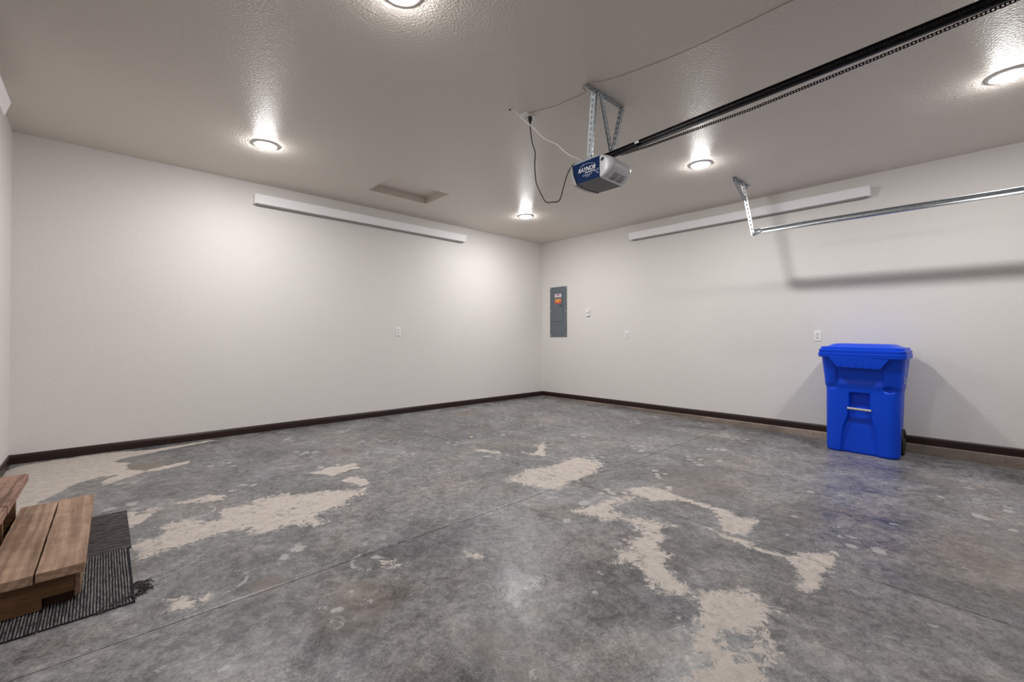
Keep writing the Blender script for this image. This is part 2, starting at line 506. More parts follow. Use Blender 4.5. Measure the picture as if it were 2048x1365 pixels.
# ------------------------------------------------------------------ stains on the slab (plan coordinates, metres)
PATCH={
 'A':[(2.268,2.495),(2.649,2.560),(2.810,2.485),(3.180,2.552),(3.220,2.277),(3.065,2.231),(2.937,2.155),(2.816,2.144),(2.638,2.135),(2.421,2.107),(2.355,2.204),(2.300,2.352)],
 'B':[(2.798,1.777),(2.965,1.709),(2.990,1.574),(3.120,1.593),(2.964,1.527),(2.951,1.341),(2.959,1.135),(2.912,1.048),(2.872,0.997),(2.943,0.986),(2.950,0.928),(2.764,0.931),(2.652,0.912),(2.641,0.965),(2.611,1.022),(2.805,1.108),(2.889,1.197),(2.905,1.381),(2.751,1.559),(2.747,1.695)],
 'C':[(2.608,1.133),(2.592,0.995),(2.602,0.914),(2.573,0.832),(2.580,0.652),(2.675,0.664),(2.699,0.618),(2.812,0.529),(2.646,0.524),(2.287,0.518),(2.275,0.556),(2.295,0.602),(2.380,0.574),(2.444,0.618),(2.543,0.639),(2.545,0.706),(2.526,0.817),(2.553,0.980),(2.584,1.091)],
 'D':[(2.206,1.800),(2.327,1.751),(2.517,1.745),(2.688,1.658),(2.622,1.631),(2.487,1.668),(2.392,1.618),(2.402,1.572),(2.390,1.475),(2.467,1.340),(2.485,1.258),(2.380,1.304),(2.309,1.276),(2.311,1.202),(2.192,1.212),(2.119,1.112),(2.019,1.042),(1.922,0.966),(1.938,0.859),(2.021,0.785),(2.100,0.731),(2.078,0.680),(2.049,0.623),(2.034,0.566),(1.978,0.602),(1.872,0.589),(1.789,0.624),(1.749,0.673),(1.688,0.676),(1.650,0.636),(1.647,0.581),(1.751,0.569),(1.811,0.540),(1.799,0.502),(1.745,0.503),(1.694,0.527),(1.623,0.495),(1.559,0.466),(1.358,0.649),(1.481,0.676),(1.542,0.654),(1.556,0.697),(1.623,0.747),(1.719,0.769),(1.837,0.814),(1.853,0.883),(1.796,0.969),(1.878,1.085),(1.954,1.167),(1.874,1.238),(1.946,1.290),(2.043,1.305),(2.143,1.323),(2.223,1.294),(2.312,1.380),(2.335,1.490),(2.243,1.555),(2.247,1.637),(2.202,1.712)],
 'F':[(0.142,2.835),(0.114,2.896),(0.107,3.013),(0.159,3.066),(0.224,3.029),(0.261,3.126),(0.236,3.194),(0.364,3.225),(0.501,3.104),(0.546,3.250),(0.678,3.279),(0.794,3.301),(0.946,3.267),(1.166,3.160),(1.277,3.098),(1.337,3.028),(1.417,3.049),(1.335,2.959),(1.191,2.888),(1.147,2.804),(0.993,2.826),(0.947,2.786),(0.968,2.664),(0.921,2.620),(0.860,2.663),(0.795,2.744),(0.700,2.735),(0.618,2.763),(0.624,2.849),(0.540,2.901),(0.485,2.882),(0.424,2.893),(0.342,2.863),(0.256,2.861),(0.199,2.820)],
 'G':[(1.321,3.308),(1.429,3.339),(1.472,3.238),(1.456,3.110),(1.367,3.074),(1.384,3.135),(1.364,3.211)],
 'H':[(1.190,3.644),(1.332,3.672),(1.586,3.649),(1.555,3.525),(1.437,3.487),(1.317,3.458),(1.288,3.550)],
 'I':[(0.366,3.569),(0.450,3.604),(0.555,3.594),(0.621,3.513),(0.578,3.444),(0.492,3.473),(0.410,3.515)],
 'J':[(0.127,3.593),(0.174,3.510),(0.237,3.580),(0.290,3.576),(0.228,3.449),(0.192,3.377),(0.129,3.312),(0.101,3.337),(0.106,3.531)],
 'L':[(0.197,2.340),(0.237,2.330),(0.289,2.257),(0.287,2.198),(0.242,2.202),(0.202,2.239)],
 'L2':[(0.287,2.272),(0.348,2.236),(0.328,2.229),(0.292,2.242)],
 'M':[(-0.553,5.202),(-0.484,5.348),(-0.392,5.378),(-0.147,5.402),(0.057,5.405),(0.350,5.289),(0.488,5.315),(0.788,5.371),(0.884,5.322),(0.574,5.241),(0.342,5.160),(0.132,5.087),(0.084,5.010),(0.173,4.887),(0.151,4.795),(0.158,4.662),(0.264,4.538),(0.368,4.607),(0.560,4.645),(0.515,4.545),(0.359,4.488),(0.247,4.504),(0.048,4.345),(0.002,4.385),(0.036,4.498),(0.105,4.549),(-0.018,4.563),(-0.084,4.530),(-0.169,4.434),(-0.225,4.267),(-0.301,4.151),(-0.374,3.841),(-0.532,3.701),(-0.692,4.798)],
 'S':[(2.905,2.970),(2.961,2.873),(3.152,2.985),(3.150,3.031),(3.340,3.100),(3.216,2.956),(3.110,2.910),(3.001,2.730),(2.925,2.826)],
 'T':[(1.373,1.821),(1.380,1.794),(1.356,1.757),(1.382,1.724),(1.431,1.680),(1.422,1.727),(1.409,1.758),(1.358,1.765),(1.360,1.792)],
 'U':[(2.620,3.367),(2.703,3.321),(2.769,3.113),(2.701,3.051),(2.646,3.219),(2.592,3.265)],
 'V':[(1.011,2.019),(1.058,1.959),(1.040,1.912),(1.012,1.946)],
}
DAB=[(2.361,1.820,0.050),(2.682,1.859,0.035),(2.057,1.720,0.040),(3.825,2.260,0.045),(4.064,1.618,0.035),(3.806,1.673,0.045),(4.453,1.738,0.030),(3.096,0.510,0.028),(3.055,0.556,0.020),(2.963,0.488,0.035),(2.854,0.761,0.020),(3.933,-0.120,0.030),(4.440,-0.113,0.030),(4.353,0.204,0.030),(4.344,-0.113,0.040),(4.074,0.012,0.060),(3.500,0.372,0.025),(3.769,0.859,0.030),(3.182,0.809,0.025),(3.011,0.377,0.050),(0.704,1.791,0.030),(0.751,2.427,0.050),(0.668,2.382,0.030),(1.009,2.077,0.030),(4.776,0.060,0.040)]
RING=[(0.422,3.318,0.105),(0.422,3.318,0.040),(2.551,0.472,0.037),(0.997,2.069,0.106),(0.669,1.709,0.027),(1.751,3.345,0.048),(1.742,3.973,0.095),(-0.175,5.122,0.079),(0.382,2.321,0.113),(3.201,0.609,0.027),(2.298,4.025,0.087),(1.062,1.018,0.022),(2.681,0.486,0.038),(1.093,4.552,0.050),(1.727,3.945,0.100)]
BROWN = [(3.78, 4.91, 0.30, 0.17, 0.9), (0.255, 4.68, 0.15, 0.12, 1.3), (1.296, 1.251, 0.035, 0.03, 1.0), (0.488, 1.737, 0.02, 0.02, 0.8),
         (0.668, 1.711, 0.03, 0.022, 0.9), (0.55, 2.17, 0.09, 0.08, 0.8), (1.66, 4.06, 0.2, 0.22, 0.5), (0.83, 1.865, 0.1, 0.08, 0.6),
         (1.05, 1.15, 0.10, 0.25, 0.5), (0.75, 1.72, 0.2, 0.16, 0.45), (3.3, 1.5, 0.5, 0.35, 0.45), (3.5, -0.1, 0.6, 0.3, 0.4), (2.95, 3.3, 0.12, 0.08, 0.7)]
DARK_RING = []
def sdf(poly, X, Y):
    """signed distance (positive inside) of points to a polygon"""
    d = np.full(X.shape, 1e9)
    ins = np.zeros(X.shape, bool)
    n = len(poly)
    for i in range(n):
        ax, ay = poly[i]
        bx, by = poly[(i + 1) % n]
        ex, ey = bx - ax, by - ay
        t = np.clip(((X - ax) * ex + (Y - ay) * ey) / (ex * ex + ey * ey + 1e-12), 0, 1)
        d = np.minimum(d, np.hypot(X - ax - t * ex, Y - ay - t * ey))
        c = ((ay > Y) != (by > Y)) & (X < (bx - ax) * (Y - ay) / (by - ay + 1e-12) + ax)
        ins ^= c
    return np.where(ins, d, -d)
FLAKE = {'A': 0.060, 'B': 0.035, 'C': 0.035, 'D': 0.060, 'F': 0.055, 'M': 0.018, 'L': 0.06, 'L2': 0.06, 'S': 0.035, 'T': 0.04, 'U': 0.05, 'V': 0.04,
         'I': 0.03, 'H': 0.035, 'J': 0.04, 'G': 0.02}
def stains(X, Y):
    cream = np.full(X.shape, -3.0)
    for k, poly in PATCH.items():
        xs, ys = [p[0] for p in poly], [p[1] for p in poly]
        m = (X > min(xs) - .15) & (X < max(xs) + .15) & (Y > min(ys) - .15) & (Y < max(ys) + .15)
        if not m.any():
            continue
        v = np.clip(sdf(poly, X[m], Y[m]) / FLAKE[k], -3, 2.2 if k in 'MG' else 0.75) + 0.45
        cream[m] = np.maximum(cream[m], v)
    white = np.zeros(X.shape)
    r = random.Random(3)
    def dab(x, y, rx, ry, a, s):
        ca, sa = math.cos(a), math.sin(a)
        m = (abs(X - x) < rx * 3) & (abs(Y - y) < rx * 3)
        if not m.any():
            return
        u, v = (X[m] - x) * ca + (Y[m] - y) * sa, -(X[m] - x) * sa + (Y[m] - y) * ca
        white[m] = np.maximum(white[m], s * np.clip(1.6 - 1.1 * np.hypot(u / rx, v / ry), 0, 1))
    # glue dots where the corners of old 0.62 m floor tiles met
    for gx in (0.10, 0.74, 1.39, 2.03, 2.66, 3.29, 3.91, 4.45, 5.07, 5.55):
        for gy in (4.90, 4.29, 3.67, 3.04, 2.42, 1.80):
            st = r.uniform(0.50, 1.0) * (1.0 if gx > 2.4 or gy > 3.5 else 0.6)
            for dx, dy in ((-.07, .05), (.06, .06), (.065, -.055), (-.06, -.06), (0, 0)):
                if r.random() < 0.72:
                    dab(gx + dx + r.uniform(-.015, .015), gy + dy + r.uniform(-.015, .015), r.uniform(.022, .042), r.uniform(.018, .032), r.uniform(0, 3), st)
    for x, y, rr in DAB:
        dab(x, y, rr, rr * 0.7, r.uniform(0, 3), 0.85)
    for _ in range(170):                                    # small plaster specks
        x, y = r.uniform(XL, XR), r.uniform(-0.6, YB)
        dab(x, y, r.uniform(.008, .03), r.uniform(.006, .018), r.uniform(0, 3), r.uniform(.35, .8))
    for x, y, rr in RING:
        m = (abs(X - x) < rr * 2) & (abs(Y - y) < rr * 2)
        if not m.any():
            continue
        d = np.hypot(X[m] - x, (Y[m] - y) * 1.1)
        an = np.arctan2(Y[m] - y, X[m] - x)
        g = np.exp(-((d - rr * (1 + .06 * np.sin(an * 2 + x))) / max(0.010, rr * 0.11)) ** 2)
        white[m] = np.maximum(white[m], g * (0.50 + 0.22 * np.sin(an + x * 5)))
    brown = np.zeros(X.shape)
    for x, y, rx, ry, s in BROWN:
        brown = np.maximum(brown, s * np.clip(2.2 - 2.0 * np.hypot((X - x) / rx, (Y - y) / ry), 0, 1))
    return cream, white, brown

# ================================================================== ROOM SHELL
JX, JY = 2.632, 2.130                                       # saw-cut control joints
mb = MB()
mb.add([(XL - .1, YF - .1, fz(YF - .1) - .03), (XR + .1, YF - .1, fz(YF - .1) - .03), (XR + .1, YB + .1, fz(YB + .1) - .03), (XL - .1, YB + .1, fz(YB + .1) - .03),
        (XL - .1, YF - .1, fz(YF) - .15), (XR + .1, YF - .1, fz(YF) - .15), (XR + .1, YB + .1, -.15), (XL - .1, YB + .1, -.15)],
       [(0, 1, 2, 3), (7, 6, 5, 4), (0, 4, 5, 1), (1, 5, 6, 2), (2, 6, 7, 3), (3, 7, 4, 0)])
floor = tag(mb.build('floor', M['joint']), kind='structure')
ORG['floor'] = Vector((0, 0, 0))
def slab(x0, x1, y0, y1, res=0.0135):
    nx, ny = int((x1 - x0) / res) + 1, int((y1 - y0) / res) + 1
    xs, ys = np.linspace(x0, x1, nx), np.linspace(y0, y1, ny)
    X, Y = np.meshgrid(xs, ys)
    Xf, Yf = X.ravel(), Y.ravel()
    Z = -SLOPE * (YB - Yf)
    edge = (np.isclose(Xf, JX - .002) | np.isclose(Xf, JX + .002) | np.isclose(Yf, JY - .002) | np.isclose(Yf, JY + .002))
    Z = Z - 0.0015 * edge
    cream, white, brown = stains(Xf, Yf)
    idx = np.arange(nx * ny).reshape(ny, nx)
    F = np.stack([idx[:-1, :-1].ravel(), idx[:-1, 1:].ravel(), idx[1:, 1:].ravel(), idx[1:, :-1].ravel()], 1)
    V = np.stack([Xf, Yf, Z], 1)
    # skirt, so that each slab has a real edge 25 mm deep in the joint
    per = list(idx[0, :]) + list(idx[1:, -1]) + list(idx[-1, -2::-1]) + list(idx[-2:0:-1, 0])
    base = len(V)
    S = V[per].copy()
    S[:, 2] -= 0.025
    V = np.vstack([V, S])
    n = len(per)
    sk = [(per[i], base + i, base + (i + 1) % n, per[(i + 1) % n]) for i in range(n)]
    me = bpy.data.meshes.new('concrete_slab')
    me.from_pydata(V.tolist(), [], F.tolist() + sk)
    for nm, arr in (('cream', cream), ('white', white), ('brown', brown)):
        a = me.attributes.new(nm, 'FLOAT', 'POINT')
        a.data.foreach_set('value', np.concatenate([arr, np.full(n, -3.0 if nm == 'cream' else 0.0)]).astype(np.float32))
    me.materials.append(M['floor'])
    o = bpy.data.objects.new('concrete_slab', me)
    COL.objects.link(o)
    o.parent = floor
    return o
slab(XL - .05, JX - .002, JY + .002, YB + .05)
slab(JX + .002, XR + .05, JY + .002, YB + .05)
slab(XL - .05, JX - .002, YF - .05, JY - .002)
slab(JX + .002, XR + .05, YF - .05, JY - .002)

# ceiling with the recess of the attic hatch
HX0, HX1, HY0, HY1, HD = 2.230, 3.000, 4.295, 4.815, 0.085
mb = MB()
a, b_ = (XL - .1, XR + .1), (YF - .1, YB + .1)
P = [(a[0], b_[0]), (a[1], b_[0]), (a[1], b_[1]), (a[0], b_[1]), (HX0, HY0), (HX1, HY0), (HX1, HY1), (HX0, HY1)]
mb.add([(x, y, ZC) for x, y in P] + [(x, y, ZC + .12) for x, y in P],
       [(0, 4, 5, 1), (1, 5, 6, 2), (2, 6, 7, 3), (3, 7, 4, 0), (8, 9, 13, 12), (9, 10, 14, 13), (10, 11, 15, 14), (11, 8, 12, 15),
        (4, 12, 13, 5), (5, 13, 14, 6), (6, 14, 15, 7), (7, 15, 12, 4), (0, 1, 9, 8), (1, 2, 10, 9), (2, 3, 11, 10), (3, 0, 8, 11)])
ceiling = tag(mb.build('ceiling', M['ceiling']), kind='structure')
ORG['ceiling'] = Vector((0, 0, 0))
MB().box(HX0 - .01, HX1 + .01, HY0 - .01, HY1 + .01, ZC + HD, ZC + HD + .02).build('hatch_panel', M['ceiling'], ceiling)
m = MB()
for (x0, x1, y0, y1) in ((HX0 - .004, HX0 + .012, HY0, HY1), (HX1 - .012, HX1 + .004, HY0, HY1), (HX0, HX1, HY0 - .004, HY0 + .012), (HX0, HX1, HY1 - .012, HY1 + .004)):
    MB().box(x0, x1, y0, y1, ZC + HD - .018, ZC + HD).build('hatch_stop', M['ceiling'], ceiling)

def wall(name, x0, x1, y0, y1, z0=-.2, z1=ZC + .1):
    return tag(MB().box(x0, x1, y0, y1, z0, z1).build(name, M['wall']), kind='structure')
wall('wall_back', XL - .12, XR + .12, YB, YB + .12)
wall('wall_right', XR, XR + .12, YF - .12, YB)
wall('wall_left', XL - .12, XL, YF - .12, YB)
wall('wall_front', XL, XR, YF - .12, YF)
# concrete stem wall showing below the baseboard of the right wall
m = MB()
CX = XR - .042
sec = [(CX, -.2), (CX, -.003), (CX + .006, .004), (XR + .02, .004), (XR + .02, -.2)]
ys = np.linspace(YF, YB, 60)
m.loft([[(x + (rnd.uniform(-.002, .002) if i in (0, 1) else 0), y, z + (rnd.uniform(-.0015, .001) if i in (1, 2) else 0)) for i, (x, z) in enumerate(sec)] for y in ys])
tag(m.build('stem_wall', M['curb']), kind='structure')
# baseboards: a small bead below the rounded top
BP = [(0, 0), (.014, 0), (.014, .050), (.0125, .054), (.0125, .058), (.010, .064), (.005, .071), (0, .073)]
m = MB().loft([[(x, YB - d, .004 + h) for d, h in BP] for x in (XL, XR)])
tag(m.build('baseboard_back', M['brown_trim']), kind='structure')
m = MB().loft([[(XR - d, y, .006 + h) for d, h in BP] for y in (YF, YB - .001)])
tag(m.build('baseboard_right', M['brown_trim']), kind='structure')
m = MB().loft([[(XL + d, y, .004 + (h if h > .01 else h + fz(y))) for d, h in BP] for y in (YF, YB - .001)])
tag(m.build('baseboard_left', M['brown_trim']), kind='structure')
# the closed sectional door behind the photographer
DX0, DX1 = 0.16, 5.12
door = thing('door_1', None, None, (DX0, YF, fz(YF)))
door['kind'] = 'structure'
for k in range(4):
    z0 = fz(YF) + .005 + k * .56
    s_ = MB().box(DX0, DX1, YF + .004, YF + .05, z0, z0 + .553).build('door_section', M['door_panel'], door, bevel=.006)
    for j in range(4):
        x0 = DX0 + .12 + j * 1.21
        MB().box(x0, x0 + 1.08, YF + .05, YF + .056, z0 + .09, z0 + .46).build('raised_panel', M['door_panel'], s_, bevel=.005)

# unseen left-wall house door implied by the steps, added dark to cut light bounce
d2 = thing('door_2', None, None, (XL, 3.04, .30))
d2['kind'] = 'structure'
leaf = MB().box(XL + .002, XL + .030, 2.60, 3.48, .31, 2.34).build('door_leaf', M['brown_door'], d2, bevel=.003)
for z0, z1 in ((.45, 1.10), (1.22, 2.20)):
    for y0 in (2.72, 3.08):
        MB().box(XL + .028, XL + .036, y0, y0 + .28, z0, z1).build('raised_panel', M['brown_door'], leaf, bevel=.004)
MB().lathe((XL + .030, 2.67, 1.25), [(.028, 0), (.028, .006), (.011, .010), (.011, .035), (.026, .042), (.028, .055), (.018, .066)], 20, 'x', True, True).build('door_knob', M['galv'], leaf, smooth=True)
for y0, y1, z0, z1 in ((2.51, 2.60, .31, 2.43), (3.48, 3.57, .31, 2.43), (2.60, 3.48, 2.34, 2.43)):
    MB().box(XL + .001, XL + .020, y0, y1, z0, z1).build('casing', M['brown_trim'], d2, bevel=.003)

# ================================================================== CEILING LIGHTS
names = ['lit round recessed ceiling light nearest the left wall above the bare back wall',
         'lit round recessed ceiling light nearest the far corner of the room',
         'lit round recessed ceiling light beside the hanger of the door track',
         'lit round recessed ceiling light at the right edge, nearest the garage door',
         'lit round recessed ceiling light cut by the top edge of the photo']
for (x, y), lb in zip(LIGHTS, names):
    t = thing('recessed_light', lb, 'ceiling light', (x, y, ZC), group='recessed lights in the ceiling')
    MB().lathe((x, y, ZC), [(.080, -.0105), (.083, -.012), (.092, -.010), (.102, -.006), (.106, -.002), (.106, .004)], 56).build('trim_ring', M['trim_ring'], t, smooth='all')
    prof = [(.0805, -.0095), (.0805, -.012)]
    for k in range(1, 8):
        th = k / 7 * math.pi / 2
        prof.append((.0805 * math.cos(th) + .0006, -.012 - .013 * math.sin(th)))
    MB().lathe((x, y, ZC), prof, 48, cap1=True).build('lens', M['led'], t, smooth='all')

# ================================================================== LONG WHITE WALL FIXTURES
def strip_fixture(p0, p1, nrm, label):
    p0, p1, nrm = Vector(p0), Vector(p1), Vector(nrm)
    d = (p1 - p0).normalized()
    t = thing('strip_fixture', label, 'light fixture', (p0 + p1) / 2 + Vector((0, 0, 2.515)), group='long white fixtures high on the walls')
    prof = [(0.0, 2.515), (.070, 2.515), (.074, 2.519), (.098, 2.606), (.096, 2.612), (0.0, 2.612)]
    MB().loft([[q + nrm * a_ + Vector((0, 0, z)) for a_, z in prof] for q in (p0 + d * .004, p1 - d * .004)]).build('housing', M['white_metal'], t)
    for q0, q1 in ((p0, p0 + d * .004), (p1 - d * .004, p1)):
        pr2 = [(0.0, 2.512), (.072, 2.512), (.1005, 2.608), (.098, 2.615), (0.0, 2.615)]
        MB().loft([[q + nrm * a_ + Vector((0, 0, z)) for a_, z in pr2] for q in (q0, q1)]).build('end_cap', M['white_metal'], t)
    pr3 = [(.006, 2.507), (.056, 2.507), (.056, 2.5155), (.006, 2.5155)]
    MB().loft([[q + nrm * a_ + Vector((0, 0, z)) for a_, z in pr3] for q in (p0 + d * .03, p1 - d * .03)]).build('underside_strip', M['underside_grey'], t)
    return t
M['underside_grey'] = simple('fixture_underside', (0.34, 0.32, 0.30), 0.5)  # grey strip under each housing, darker than its white enamel
strip_fixture((1.195, YB, 0), (4.062, YB, 0), (0, -1, 0), 'long white box fixture high on the back wall, below the attic hatch')
strip_fixture((XR, 3.595, 0), (XR, 0.765, 0), (-1, 0, 0), 'long white box fixture high on the right wall, behind the door track')
strip_fixture((XL, 4.39, 0), (XL, 1.53, 0), (1, 0, 0), 'white fixture on the left wall, only its end showing at the edge')

# ================================================================== WALL DEVICES
def outlet(loc, U, N, label, up=(0, 0, 1), w_=.070, h_=.114, grp='duplex outlets'):
    """duplex outlet: U points to the viewer's right, N out of the wall"""
    loc, U, N, V_ = Vector(loc), Vector(U), Vector(N), Vector(up)
    t = thing('wall_outlet', label, 'outlet', loc, group=grp)
    MB().obox(loc + N * .003, U, V_, N, w_ / 2, h_ / 2, .003).build('cover_plate', M['white_plastic'], t, bevel=.0025)
    for s_ in (1, -1):
        c = loc + V_ * (.0195 * s_) + N * .0066
        rc = MB()
        sec0 = []
        for k in range(20):
            th = 2 * math.pi * k / 20
            sec0.append((max(-.0165, min(.0165, .0195 * math.cos(th))), max(-.0135, min(.0135, .0160 * math.sin(th)))))
        rc.loft([[c + U * p + V_ * q + N * dz for p, q in sec0] for dz in (-.001, .0014)])
        r_ = rc.build('receptacle', M['device_grey'], t)
        for du, hh in ((-.0063, .0042), (.0063, .0035)):
            MB().obox(c + U * du + V_ * .003 + N * .0014, U, V_, N, .0011, hh, .0005).build('slot', M['slot'], r_)
        g_ = MB()
        g_.loft([[c - V_ * .0075 + U * (.0026 * math.cos(k * .785)) + V_ * (.0026 * math.sin(k * .785)) + N * dz for k in range(8)] for dz in (.001, .0019)])
        g_.build('ground_hole', M['slot'], r_)
    MB().loft([[loc + U * (.003 * math.cos(k * .785)) + V_ * (.003 * math.sin(k * .785)) + N * dz for k in range(8)] for dz in (.005, .0072)]).build('screw', M['galv'], t)
    return t
outlet((2.961, YB, 1.130), (1, 0, 0), (0, -1, 0), 'white duplex wall outlet alone on the middle of the back wall')
outlet((XR, 1.246, 1.064), (0, -1, 0), (-1, 0, 0), 'white duplex wall outlet above the blue cart on the right wall')
outlet((2.379, 2.368, ZC), (1, 0, 0), (0, 0, -1), 'white duplex outlet in the ceiling with the black cord plugged in', up=(0, 1, 0), w_=.115, h_=.078, grp=None)

t = thing('wall_plate', 'off-white wall plate with one raised rectangle, between breaker panel and blue cart', 'wall plate', (XR, 3.686, 1.093))
MB().box(XR - .006, XR, 3.651, 3.721, 1.036, 1.150).build('cover_plate', M['plate_cream'] if 'plate_cream' in M else M['white_plastic'], t, bevel=.0025)
MB().box(XR - .0105, XR - .005, 3.670, 3.702, 1.060, 1.127).build('rocker', M['device_grey'], t, bevel=.001)
MB().box(XR - .0118, XR - .0100, 3.679, 3.693, 1.062, 1.069).build('indicator', M['opener_silver'], t)

t = thing('door_control', 'white wall button with a rounded push bar beside the breaker panel', 'wall control', (XR, 4.404, 1.455))
MB().box(XR - .026, XR, 4.370, 4.438, 1.400, 1.512).build('case', M['white_plastic'], t, bevel=.006)
m = MB()
sec0 = [(.020 * math.cos(2 * math.pi * k / 24), .024 * math.sin(2 * math.pi * k / 24)) for k in range(24)]
m.loft([[(XR - x, 4.402 + p * s_, 1.470 + q * s_) for p, q in sec0] for x, s_ in ((.024, 1.25), (.027, 1.25))])
m.build('button_recess', M['label_ink'], t)
m = MB()
m.loft([[(XR - x, 4.402 + p * s_, 1.472 + q * s_) for p, q in sec0] for x, s_ in ((.024, 1.0), (.033, .98), (.035, .85))])
m.build('push_button', M['white_plastic'], t, smooth=True)
for k, yy in enumerate((4.415, 4.391)):
    MB().box(XR - .028, XR - .0255, yy - .008, yy + .008, 1.412, 1.424).build('small_button', M['device_grey'], t, bevel=.001)

# breaker panel
PY0, PY1, PZ0, PZ1 = 4.864, 5.244, 1.061, 1.937
t = thing('breaker_panel', 'tall grey metal breaker panel with orange and white stickers near the corner', 'breaker panel', (XR, (PY0 + PY1) / 2, PZ0))
MB().box(XR - .012, XR, PY0, PY1, PZ0, PZ1).build('cover', M['panel_grey'], t, bevel=.003)
D0, D1, DZ0, DZ1 = PY0 + .085, PY1 - .085, 1.330, 1.850
MB().box(XR - .0128, XR - .011, D0 - .004, D1 + .004, DZ0 - .005, DZ1 + .004).build('door_seam', M['panel_dark'], t)
dr = MB().box(XR - .017, XR - .012, D0, D1, DZ0, DZ1).build('door', M['panel_grey'], t, bevel=.002)
MB().box(XR - .020, XR - .0165, D0 + .015, D0 + .070, 1.580, 1.625).build('latch', M['panel_dark'], dr, bevel=.001)
def stick(par, name, y0, y1, z0, z1, mat, lift=.0175):
    return MB().box(XR - lift - .0004, XR - lift + .0006, min(y0, y1), max(y0, y1), z0, z1).build(name, mat, par)
s1 = stick(dr, 'white_sticker', 5.128, 4.978, 1.755, 1.812, M['label_white'])
stick(s1, 'printed_line', 5.118, 5.070, 1.788, 1.800, M['label_ink'], .0181)
stick(s1, 'printed_mark', 5.062, 5.030, 1.783, 1.808, M['label_red'], .0181)
stick(s1, 'printed_line', 5.024, 4.990, 1.790, 1.802, M['label_ink'], .0181)
stick(s1, 'printed_line', 5.115, 4.995, 1.768, 1.776, M['label_pink'], .0181)
s2 = stick(dr, 'warning_sticker', 5.122, 4.985, 1.640, 1.722, M['label_orange'])
stick(s2, 'printed_band', 5.122, 4.985, 1.640, 1.664, M['label_pink'], .0181)
stick(s2, 'printed_band', 5.110, 4.998, 1.706, 1.716, M['label_yellow'], .0181)
stick(s2, 'printed_block', 5.120, 5.098, 1.666, 1.676, M['label_red'], .0183)
stick(s2, 'printed_block', 5.020, 4.994, 1.664, 1.680, M['label_red'], .0183)
stick(s2, 'printed_block', 5.092, 5.030, 1.668, 1.676, M['label_yellow'], .0183)
for yy in (PY0 + .022, PY1 - .022):
    for zz in (PZ0 + .022, (PZ0 + PZ1) / 2 + .01, PZ1 - .022):
        MB().lathe((XR - .012, yy, zz), [(.0065, 0), (.0065, -.002), (.004, -.004), (.001, -.0045)], 12, 'x', cap1=True).build('screw', M['bright_screw'] if 'bright_screw' in M else M['white_metal'], t)

# ================================================================== DOOR TRACK ON THE RIGHT
TX = 5.100
t = thing('door_track', 'galvanised door track hung from the ceiling along the right wall', 'door track', (TX, 1.665, 2.15))
prof = [(-.012, .045), (-.020, .047), (-.018, .052), (-.006, .053), (.008, .049), (.014, .040), (.015, .014), (.010, .004), (-.002, -.001), (-.016, -.002), (-.022, .002), (-.020, .008)]
path = [((1.655 - k * .1), 2.152 - k * .0007, 0.0) for k in range(26)]
y0_, z0_ = path[-1][0], path[-1][1]
R_ = YF + .09
rad = y0_ - R_
for k in range(1, 11):
    th = k / 10 * math.pi / 2
    path.append((y0_ - rad * math.sin(th), z0_ - rad * (1 - math.cos(th)), th))
path.append((R_, fz(YF) + .02, math.pi / 2))
secs = []
for (y, z, th) in path:
    cy, cz = math.sin(th), math.cos(th)
    secs.append([(TX + a_, y + b2 * cy * -1 * -1 if th else y, z + b2) if th == 0 else (TX + a_, y + b2 * math.sin(th), z + b2 * math.cos(th)) for a_, b2 in prof])
m = MB()
m.loft(secs, False, False, closed=False)
m.build('track_channel', M['galv'], t, smooth=True, solid=.002)
m = MB()
strap(m, (TX + .016, 1.668, 2.150), (TX - .005, 1.765, 2.735), (-.3, 1, 0), .036, .0025, .044, .55)
m.build('hanger_strap', M['galv_bright'] if 'galv_bright' in M else M['galv'], t)
m = MB()
angle_iron(m, (4.865, 1.782, ZC - .002), (5.290, 1.782, ZC - .002), (0, -1, 0), (0, 0, -1), .032, .0025, .036)
m.build('ceiling_angle', M['galv_dull'], t)
m = MB()
strap(m, (4.885, 1.778, 2.735), (TX + .004, 1.738, 2.530), (0, 1, 0), .032, .0025, .036)
m.build('diagonal_brace', M['galv_dull'], t)
m = MB().box(TX - .004, TX + .020, 1.625, 1.675, 2.154, 2.162)
m.box(TX + .014, TX + .018, 1.625, 1.685, 2.148, 2.204)
m.build('end_bracket', M['galv_dull'], t)
for (bx, by, bz, ax) in ((TX + .004, 1.648, 2.146, 'z'), (TX - .004, 1.648, 2.166, 'z')):
    MB().lathe((bx, by, bz), [(.006, 0), (.006, -.006), (.003, -.007)], 6, ax, True, True).build('bolt', M['galv_dull'], t)
for (bx, by, bz) in ((TX - .007, 1.762, 2.720), (TX - .002, 1.745, 2.545), (TX + .013, 1.672, 2.175)):
    MB().lathe((bx, by, bz), [(.008, 0), (.008, -.006), (.004, -.008)], 6, 'x', True, True).build('bolt', M['galv_dull'], t)

